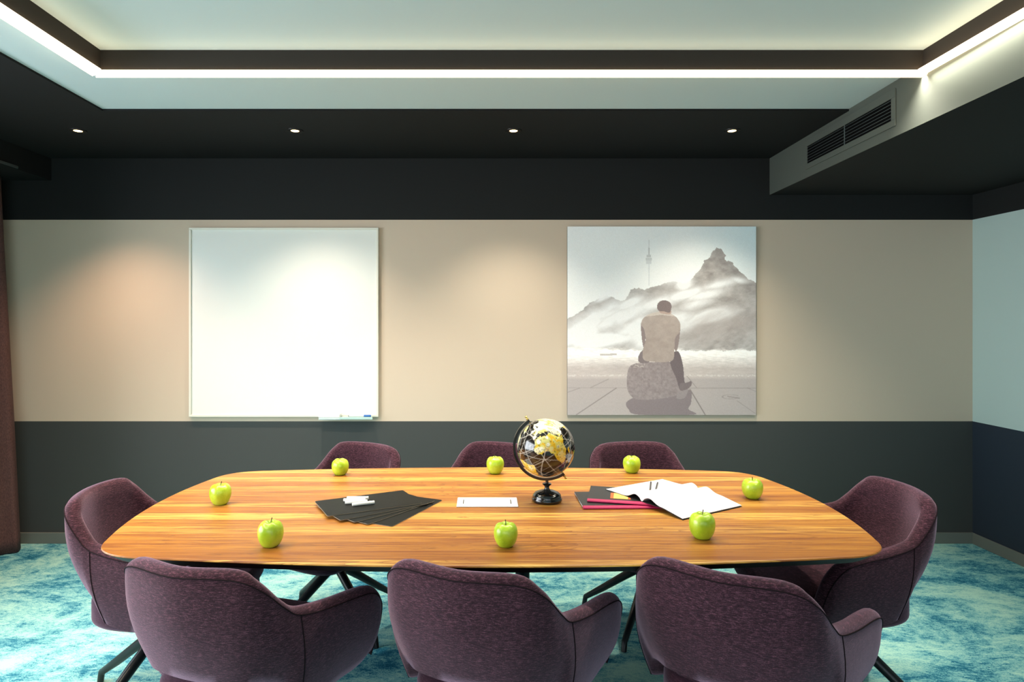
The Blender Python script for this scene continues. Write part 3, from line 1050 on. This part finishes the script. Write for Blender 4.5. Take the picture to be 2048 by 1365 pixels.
# ------------------------------------------------------------------ apples
def make_apple():
    root = empty('green_apple')
    prof = [(0.0, .0040), (.006, .0030), (.012, .0008), (.017, .0), (.0225, .0022), (.029, .0095), (.0345, .021), (.0375, .034), (.0378, .045), (.0355, .0565),
            (.030, .0655), (.0225, .0705), (.0150, .0712), (.0090, .0685), (.0045, .0640), (.0, .0615)]
    pr = crom(prof, 3)
    n_ = 40
    v_, f_ = [], []
    for r, z in pr:
        for k in range(n_):
            a = 2 * PI * k / n_
            q = 1 + .022 * math.cos(5 * a + .4) * (1 - min(1, abs(z - .02) / .06)) + .012 * math.cos(2 * a)
            v_.append((max(r, 1e-5) * q * math.cos(a), max(r, 1e-5) * q * math.sin(a), z + .0012 * math.cos(5 * a) * (z > .06)))
    f_ = [(i * n_ + k, i * n_ + (k + 1) % n_, (i + 1) * n_ + (k + 1) % n_, (i + 1) * n_ + k) for i in range(len(pr) - 1) for k in range(n_)]
    fixn(mesh('flesh', v_, f_, M['apple'], root, smooth=True))
    B().tube([(0, 0, .0612), (.0012, 0, .070), (.0045, .001, .0815)], [.0014, .0011, .0016], 8).out('stem', M['stem'], root, smooth=True)
    return root


APPLES = [
    (441, 1009, 42, 'green apple near the left end of the table, beside the seated-in left chair edge'),
    (541, 1093, 50, 'green apple with a tall stem near the front left of the table'),
    (680.5, 950, 34, 'green apple at the far edge of the table below the whiteboard tray'),
    (990.5, 947.5, 35, 'green apple at the far edge of the table just left of the globe'),
    (1011.5, 1093, 49, 'green apple at the near edge of the table in front of the white cable cover'),
    (1263.5, 945.5, 35, 'green apple at the far edge of the table below the picture'),
    (1404.5, 1077, 51, 'green apple close to the near corner of the open white notebook'),
    (1505, 997, 41, 'green apple toward the right end of the table, beyond the open white notebook'),
]
APPLES[0] = APPLES[0][:3] + ('green apple furthest left on the table, to the left of the black boards',)
ap0 = make_apple()
for i, (px, py, dia, lab) in enumerate(APPLES):
    y = .67 * 1280 / (py - 645)
    x = (px - 968) / 1280 * y
    a = ap0 if i == 0 else copy_tree(ap0)
    a.location = (x, y, TZ)
    s_ = dia / 1280 * y / .0765
    a.scale = (s_, s_, s_ * (1.02, 1.06, .98, 1.0, 1.0, .98, 1.04, .98)[i])
    a.rotation_euler = (0, 0, (-.3, .3, 2.5, 2.9, 1.6, 2.0, .4, 4.0)[i])
    tag(a, lab, 'apple', 'green apples on the table')

# ------------------------------------------------------------------ black boards (fan) and chalk
def sheet():
    root = empty('black_board')
    L_, W_ = .343, .202
    def rr(i):
        pts_ = []
        r = .008
        for cx_, cy_, a0 in ((L_ - r, W_ - r, 0), (r, W_ - r, 90), (r, r, 180), (L_ - r, r, 270)):
            for k in range(5):
                a = math.radians(a0 + 22.5 * k)
                pts_.append((cx_ + (r - i) * math.cos(a), cy_ + (r - i) * math.sin(a)))
        return pts_
    B().prism(rr(0), .0, .0016).out('backing', M['slate_edge'], root)
    B().prism(rr(.0008), .0016, .0023).out('black_face', M['slate'], root)
    return root


sh0 = sheet()
BL = [(-.300, 2.092, 65), (-.3815, 2.107, 54.5), (-.428, 2.121, 45.0), (-.479, 2.133, 36.0), (-.531, 2.171, 27.0)]
labs = ['black writing board at the bottom of the fanned stack, turned the most',
        'black writing board second from the bottom of the fanned stack',
        'black writing board in the middle of the fanned stack of five',
        'black writing board directly under the top one of the fanned stack',
        'black writing board on top of the fanned stack, carrying the white chalk']
for i, (x, y, a) in enumerate(BL):
    s_ = sh0 if i == 0 else copy_tree(sh0)
    s_.location = (x, y, TZ + .0002 + i * .0025)
    s_.rotation_euler = (0, 0, math.radians(a))
    tag(s_, labs[i], 'writing board', 'fanned black writing boards')
zc = TZ + .0002 + 4 * .0025 + .0023
def tp(px, py, z):
    y = (1.41 - z) * 1280 / (py - 645)
    return Vector(((px - 968) / 1280 * y, y, z))
CK = [((696, 1008.5), (739, 1008.8), 'white chalk stick furthest back on the top black board'),
      ((694, 1013), (733, 1013), 'white chalk stick second from the back, between its neighbours'),
      ((697, 1018.3), (735, 1012.8), 'white chalk stick third from the back, its left end showing'),
      ((708, 1021.5), (746, 1012.5), 'white chalk stick nearest the front, pointing up to the right')]
CKW = [(-.468, 2.372, 0), (-.4745, 2.345, 2), (-.463, 2.3195, 12), (-.4335, 2.300, 22)]
for (p, q, lab), (cxw, cyw, an) in zip(CK, CKW):
    o = B().tube([(-.040, 0, 0), (-.0385, 0, 0), (.0385, 0, 0), (.040, 0, 0)], [.0045, .0056, .0062, .0052], 16).out('chalk_stick', M['chalk'], smooth=True)
    o.location = (cxw, cyw, zc + .0062)
    o.rotation_euler = (0, 0, math.radians(an))
    tag(o, lab, 'chalk', 'white chalk sticks on the black board')

# ------------------------------------------------------------------ white cable cover
cc = empty('cable_cover', (.0125, 2.372, TZ))
tag(cc, 'flat white rectangular cable hatch cover set on the middle of the table', 'cable cover')
B().box(-.112, .112, -.058, .058, .0002, .005).out('plate', M['plastic'], cc, bevel=.0022, seg=3)
B().box(-.090, -.087, -.030, .025, .0049, .0056).out('slot', M['slot'], cc)
B().box(.085, .088, -.030, .025, .0049, .0056).out('slot', M['slot'], cc)

# ------------------------------------------------------------------ notebooks
def closed_book(loc, rz, label, has_label):
    root = empty('closed_notebook', loc, math.radians(rz))
    tag(root, label, 'notebook', 'black notebooks with magenta spines')
    L_, W_, T_ = .297, .21, .008
    B().box(.001, L_ - .001, .004, W_ - .002, .0012, T_ - .0012).out('pages', M['paper'], root)
    bb_ = B().box(0, L_, .020, W_, 0, .0012).box(0, L_, .020, W_, T_ - .0012, T_)
    bb_.out('cover', M['cover'], root, bevel=.0004)
    prof = [(.021, T_ + .0002), (.006, T_ + .0003), (.001, T_ - .001), (-.0012, T_ / 2), (.001, .001), (.006, 0), (.021, .0)]
    k = len(prof)
    v_ = [(0, p[0], p[1]) for p in prof] + [(L_, p[0], p[1]) for p in prof]
    f_ = [(i, i + 1, k + i + 1, k + i) for i in range(k - 1)] + [tuple(range(k))[::-1], tuple(range(k, 2 * k))]
    fixn(mesh('spine', v_, f_, M['spine'], root))
    if has_label:
        B().box(.082, .156, .040, .118, T_, T_ + .0005).out('label_sticker', M['orange'], root)
        lb = B().box(.094, .146, .042, .116, T_ + .0004, T_ + .0008).out('label_panel', M['yellow'], root)
    return root


closed_book((.356, 2.288, TZ + .0002), 1.0, 'black notebook with magenta spine lying lowest, directly on the table', False)
closed_book((.379, 2.352, TZ + .0088), -13.0, 'black notebook with magenta spine and an orange and yellow label', True)

# open notebook
def open_book():
    u_ = np.array([.857, .515]); v_ = np.array([.515, -.857])
    g1 = np.array([.574, 2.328])
    root = empty('open_notebook', (g1[0] + u_[0] * .15, g1[1] + u_[1] * .15, TZ))
    tag(root, 'open notebook with blank white pages lying across the black notebooks', 'notebook')
    off = np.array([root.location.x, root.location.y])
    NA, NB = 14, 25
    def zprof(q):       # q signed distance across the gutter
        if q < 0:
            t = -q
            return .0195 + .018 * (math.exp(-((t - .034) / .030) ** 2))
        t = q
        base_ = .0195 - .0155 * min(1, max(0, (t - .105) / .09))
        return base_ + .018 * math.exp(-((t - .036) / .032) ** 2)
    for side, nm in ((-1, 'left_page'), (1, 'right_page')):
        top_, bot_ = [], []
        W_ = .190 if side < 0 else .191
        for i in range(NB + 1):
            q = side * W_ * (i / NB) ** 1.1
            for j in range(NA + 1):
                p = g1 + u_ * .305 * j / NA + v_ * q
                z = zprof(q)
                if abs(q) < .012: z = .0185 + (z - .0185) * abs(q) / .012
                top_.append((p[0] - off[0], p[1] - off[1], z + .0012))
                bot_.append((p[0] - off[0], p[1] - off[1], max(z - .0008, .0004)))
        n1 = len(top_); V_ = top_ + bot_; F_ = []
        W1 = NA + 1
        for i in range(NB):
            for j in range(NA):
                a = i * W1 + j
                F_.append((a, a + 1, a + W1 + 1, a + W1)); F_.append((n1 + a, n1 + a + W1, n1 + a + W1 + 1, n1 + a + 1))
        for i in range(NB):
            for j in (0, NA):
                a = i * W1 + j; F_.append((a, a + W1, n1 + a + W1, n1 + a))
        for j in range(NA):
            for i in (0, NB):
                a = i * W1 + j; F_.append((a, a + 1, n1 + a + 1, n1 + a))
        o_ = mesh(nm, V_, F_, M['paper'], root, smooth=True); fixn(o_)
        o_.data.set_sharp_from_angle(angle=math.radians(40))
    # black cover under the pages
    V_, F_ = [], []
    qs = [-.192, -.15, -.08, -.02, 0, .02, .06, .105, .15, .185, .193]
    for q in qs:
        zb = .0181 if q < .105 else .0181 - (.0176) * min(1, (q - .105) / .09)
        for s2 in (-.002, .307):
            p = g1 + u_ * s2 + v_ * q
            V_.append((p[0] - off[0], p[1] - off[1], zb)); V_.append((p[0] - off[0], p[1] - off[1], max(zb - .0008, .0001)))
    for i in range(len(qs) - 1):
        a = i * 4
        F_ += [(a, a + 2, a + 6, a + 4), (a + 1, a + 5, a + 7, a + 3), (a, a + 4, a + 5, a + 1), (a + 2, a + 3, a + 7, a + 6)]
    F_ += [(0, 1, 3, 2), (len(V_) - 4, len(V_) - 2, len(V_) - 1, len(V_) - 3)]
    fixn(mesh('cover', V_, F_, M['cover'], root))


open_book()

# pencils
for (x0, y0, x1, y1, lab) in ((.673, 2.580, .629, 2.428, 'black pencil on the open notebook, the left one of the pair'),
                              (.698, 2.572, .648, 2.424, 'black pencil on the open notebook, the right one of the pair')):
    L_ = math.hypot(x1 - x0, y1 - y0)
    pr = empty('pencil', (x0, y0, TZ + .0208 + .0040))
    pr.rotation_euler = (0, 0, math.atan2(y1 - y0, x1 - x0))
    tag(pr, lab, 'pencil', 'black pencils on the open notebook')
    B().tube([(0, 0, 0), (L_ - .020, 0, 0)], .0038, 6).out('barrel', M['pencil'], pr)
    B().tube([(L_ - .020, 0, 0), (L_ - .006, 0, 0)], [.0038, .0013], 12).out('sharpened_wood', M['pencil_wood'], pr)
    B().tube([(L_ - .006, 0, 0), (L_, 0, 0)], [.0013, .0003], 10).out('lead', M['graphite'], pr)

# ------------------------------------------------------------------ globe
def globe():
    gxx, gyy = .2355, 2.396
    root = empty('desk_globe', (gxx, gyy, TZ))
    tag(root, 'black and yellow world globe on a glossy black turned stand', 'globe')
    R_ = .1075
    cz = .201
    cxo = -.004
    tilt = empty('globe_mount'); tilt.parent = root; tilt.location = (cxo, 0, cz)
    tilt.rotation_euler = (0, math.radians(-33), 0)
    LAND = [
        [(-17, 15), (-16, 21), (-10, 30), (-6, 35), (10, 37), (11, 33), (20, 31), (32, 31), (35, 28), (37, 21), (43, 12), (51, 12), (48, 5), (40, -3), (40, -15), (35, -20), (33, -27), (27, -34), (19, -35), (15, -27), (12, -18), (13, -8), (9, -1), (9, 4), (4, 6), (-8, 4), (-13, 9)],
        [(-9, 37), (-9, 43), (-1, 44), (-4, 48), (3, 51), (8, 54), (9, 57), (12, 56), (14, 54), (22, 55), (24, 59), (30, 60), (22, 60), (25, 65), (20, 63), (17, 58), (12, 57), (6, 58), (6, 62), (15, 69), (26, 71), (41, 67), (60, 69), (75, 72), (105, 77), (140, 73), (170, 69), (180, 66), (165, 60), (155, 58), (142, 54), (135, 45), (128, 38), (122, 38), (121, 30), (110, 20), (105, 10), (100, 7), (98, 16), (90, 22), (80, 12), (77, 8), (72, 20), (60, 25), (57, 17), (45, 13), (38, 24), (35, 31), (36, 36), (27, 37), (26, 40), (22, 37), (19, 41), (13, 45), (18, 40), (15, 38), (10, 44), (3, 43), (0, 39), (-5, 36)],
        [(-80, -5), (-78, 5), (-70, 12), (-60, 9), (-50, 0), (-35, -7), (-39, -18), (-48, -27), (-58, -38), (-68, -52), (-74, -50), (-71, -18)],
        [(-165, 65), (-125, 70), (-95, 72), (-80, 63), (-60, 55), (-65, 45), (-80, 27), (-97, 27), (-90, 18), (-83, 9), (-105, 20), (-122, 37), (-130, 52), (-155, 58)],
        [(-55, 80), (-20, 80), (-25, 70), (-43, 60), (-53, 68)], [(-5, 50), (1, 52), (-3, 58), (-6, 56)], [(44, -25), (47, -25), (50, -15), (49, -12), (44, -17)],
        [(114, -22), (130, -12), (142, -11), (153, -27), (145, -38), (130, -32), (115, -34)], [(-180, -90), (180, -90), (180, -72), (60, -67), (0, -70), (-60, -66), (-90, -73), (-180, -76)],
    ]
    NU, NV = 360, 180
    lon = np.linspace(-180, 180, NU + 1); lat = np.linspace(-90, 90, NV + 1)
    LO, LA = np.meshgrid(lon, lat)
    n1_ = (fbm(LO / 9 + 40, LA / 9 + 40, 4) - .5)
    land = np.zeros(LO.shape, bool)
    for P in LAND:
        land |= inpoly(LO + n1_ * 5, LA + (fbm(LO / 7 + 90, LA / 7 + 20, 3) - .5) * 5, P)
    col_ = np.zeros(LO.shape + (3,)); col_[:] = (26, 23, 20)
    cell = fbm(LO / 14 + 5, LA / 14 + 60, 2)
    pal = np.array([(232, 226, 190), (218, 206, 90), (226, 180, 40), (206, 200, 120), (238, 236, 220)], float)
    k = np.clip(((cell - .25) * 9 + np.clip((-LA + 5) / 25, -1.2, 1.0)).astype(int), 0, 4)
    warm = np.clip((-LA + 20) / 40, 0, 1)
    lc = pal[k] * (1 - warm[..., None] * .6) + np.array([222, 170, 30]) * warm[..., None] * .6
    lc[LA > 30] = lc[LA > 30] * .55 + np.array([236, 230, 196]) * .45
    col_[land] = lc[land]
    # printed grid, sea routes and rows of small place marks
    def gl_(mask, a=.7, c=(214, 210, 200)):
        mm = mask & ~land
        col_[mm] = col_[mm] * (1 - a) + np.array(c) * a
    gl_(np.abs((LO + 7.5) % 30 - 15) > 14.3, .55)
    gl_(np.abs((LA + 7.5) % 30 - 15) > 14.4, .55)
    gl_(np.abs((LO * .6 + LA * .8 + 10) % 42 - 21) > 20.3, .6)
    gl_(np.abs((LO * .7 - LA * .75 + 3) % 55 - 27) > 26.3, .6)
    dots = (np.abs((LA + 3) % 11 - 5.5) > 4.6) & ((LO * 1.0).astype(int) % 3 == 0) & (fbm(LO / 8, LA / 12, 2) > .48)
    gl_(dots, .9)
    edge_ = land & (fbm(LO / 2.5, LA / 2.5, 2) > .67)
    col_[edge_] = col_[edge_] * .72
    ll = np.radians(LO - 95); la = np.radians(LA)
    v_ = np.stack([R_ * np.cos(la) * np.cos(ll), R_ * np.cos(la) * np.sin(ll), R_ * np.sin(la)], -1).reshape(-1, 3)
    W1 = NU + 1
    idx = np.arange((NV + 1) * W1).reshape(NV + 1, W1)
    F_ = np.stack([idx[:-1, :-1], idx[:-1, 1:], idx[1:, 1:], idx[1:, :-1]], -1).reshape(-1, 4)
    o_ = mesh('globe_ball', v_, F_, vcol('printed_globe_gloss', .16, coat=.6), tilt, smooth=True)
    ca = o_.data.color_attributes.new('print', 'FLOAT_COLOR', 'POINT')
    data = np.ones((len(v_), 4)); data[:, :3] = lin(col_).reshape(-1, 3)
    ca.data.foreach_set('color', data.ravel())
    # meridian arm
    v_, F_ = [], []
    n_ = 60
    for i in range(n_ + 1):
        a = math.radians(86 + (360 - 2 * 86) * i / n_ * 1.0)
        a = math.radians(88 + 184 * i / n_)
        ca_, sa_ = math.cos(a), math.sin(a)
        for r, y in ((.1135, -.0065), (.1225, -.0065), (.1235, -.005), (.1235, .005), (.1225, .0065), (.1135, .0065)):
            v_.append((r * ca_, y, r * sa_))
    for i in range(n_):
        for k_ in range(6):
            F_.append((i * 6 + k_, i * 6 + (k_ + 1) % 6, (i + 1) * 6 + (k_ + 1) % 6, (i + 1) * 6 + k_))
    F_ += [tuple(range(6)), tuple(n_ * 6 + k_ for k_ in range(6))[::-1]]
    fixn(mesh('meridian_arm', v_, F_, M['globeblack'], tilt))
    for sg in (1, -1):
        B().tube([(0, 0, sg * .105), (0, 0, sg * .124), (0, 0, sg * .1245), (0, 0, sg * .129), (0, 0, sg * .1325), (0, 0, sg * .137), (0, 0, sg * .140)],
                 [.002, .002, .0045, .0045, .0025, .0058, .0025], 14).out('brass_knob', M['brass'], tilt, smooth=True)
    zr = cz - .121
    B().tube([(0, 0, .055), (0, 0, zr)], [.0058, .0058], 18).out('stem', M['globeblack'], root, smooth=True)
    B().lathe([(.0, 0), (.052, 0), (.0565, .004), (.0565, .013), (.0535, .0155), (.0540, .019), (.051, .027), (.043, .0335), (.030, .0385), (.0245, .0405), (.0150, .0420),
               (.0100, .0460), (.0085, .053), (.0100, .058), (.0165, .0625), (.0175, .0650), (.0150, .0670), (.006, .0675), (.0, .0675)], 48).out('base', M['globeblack'], root, smooth=True, angle=60)


globe()
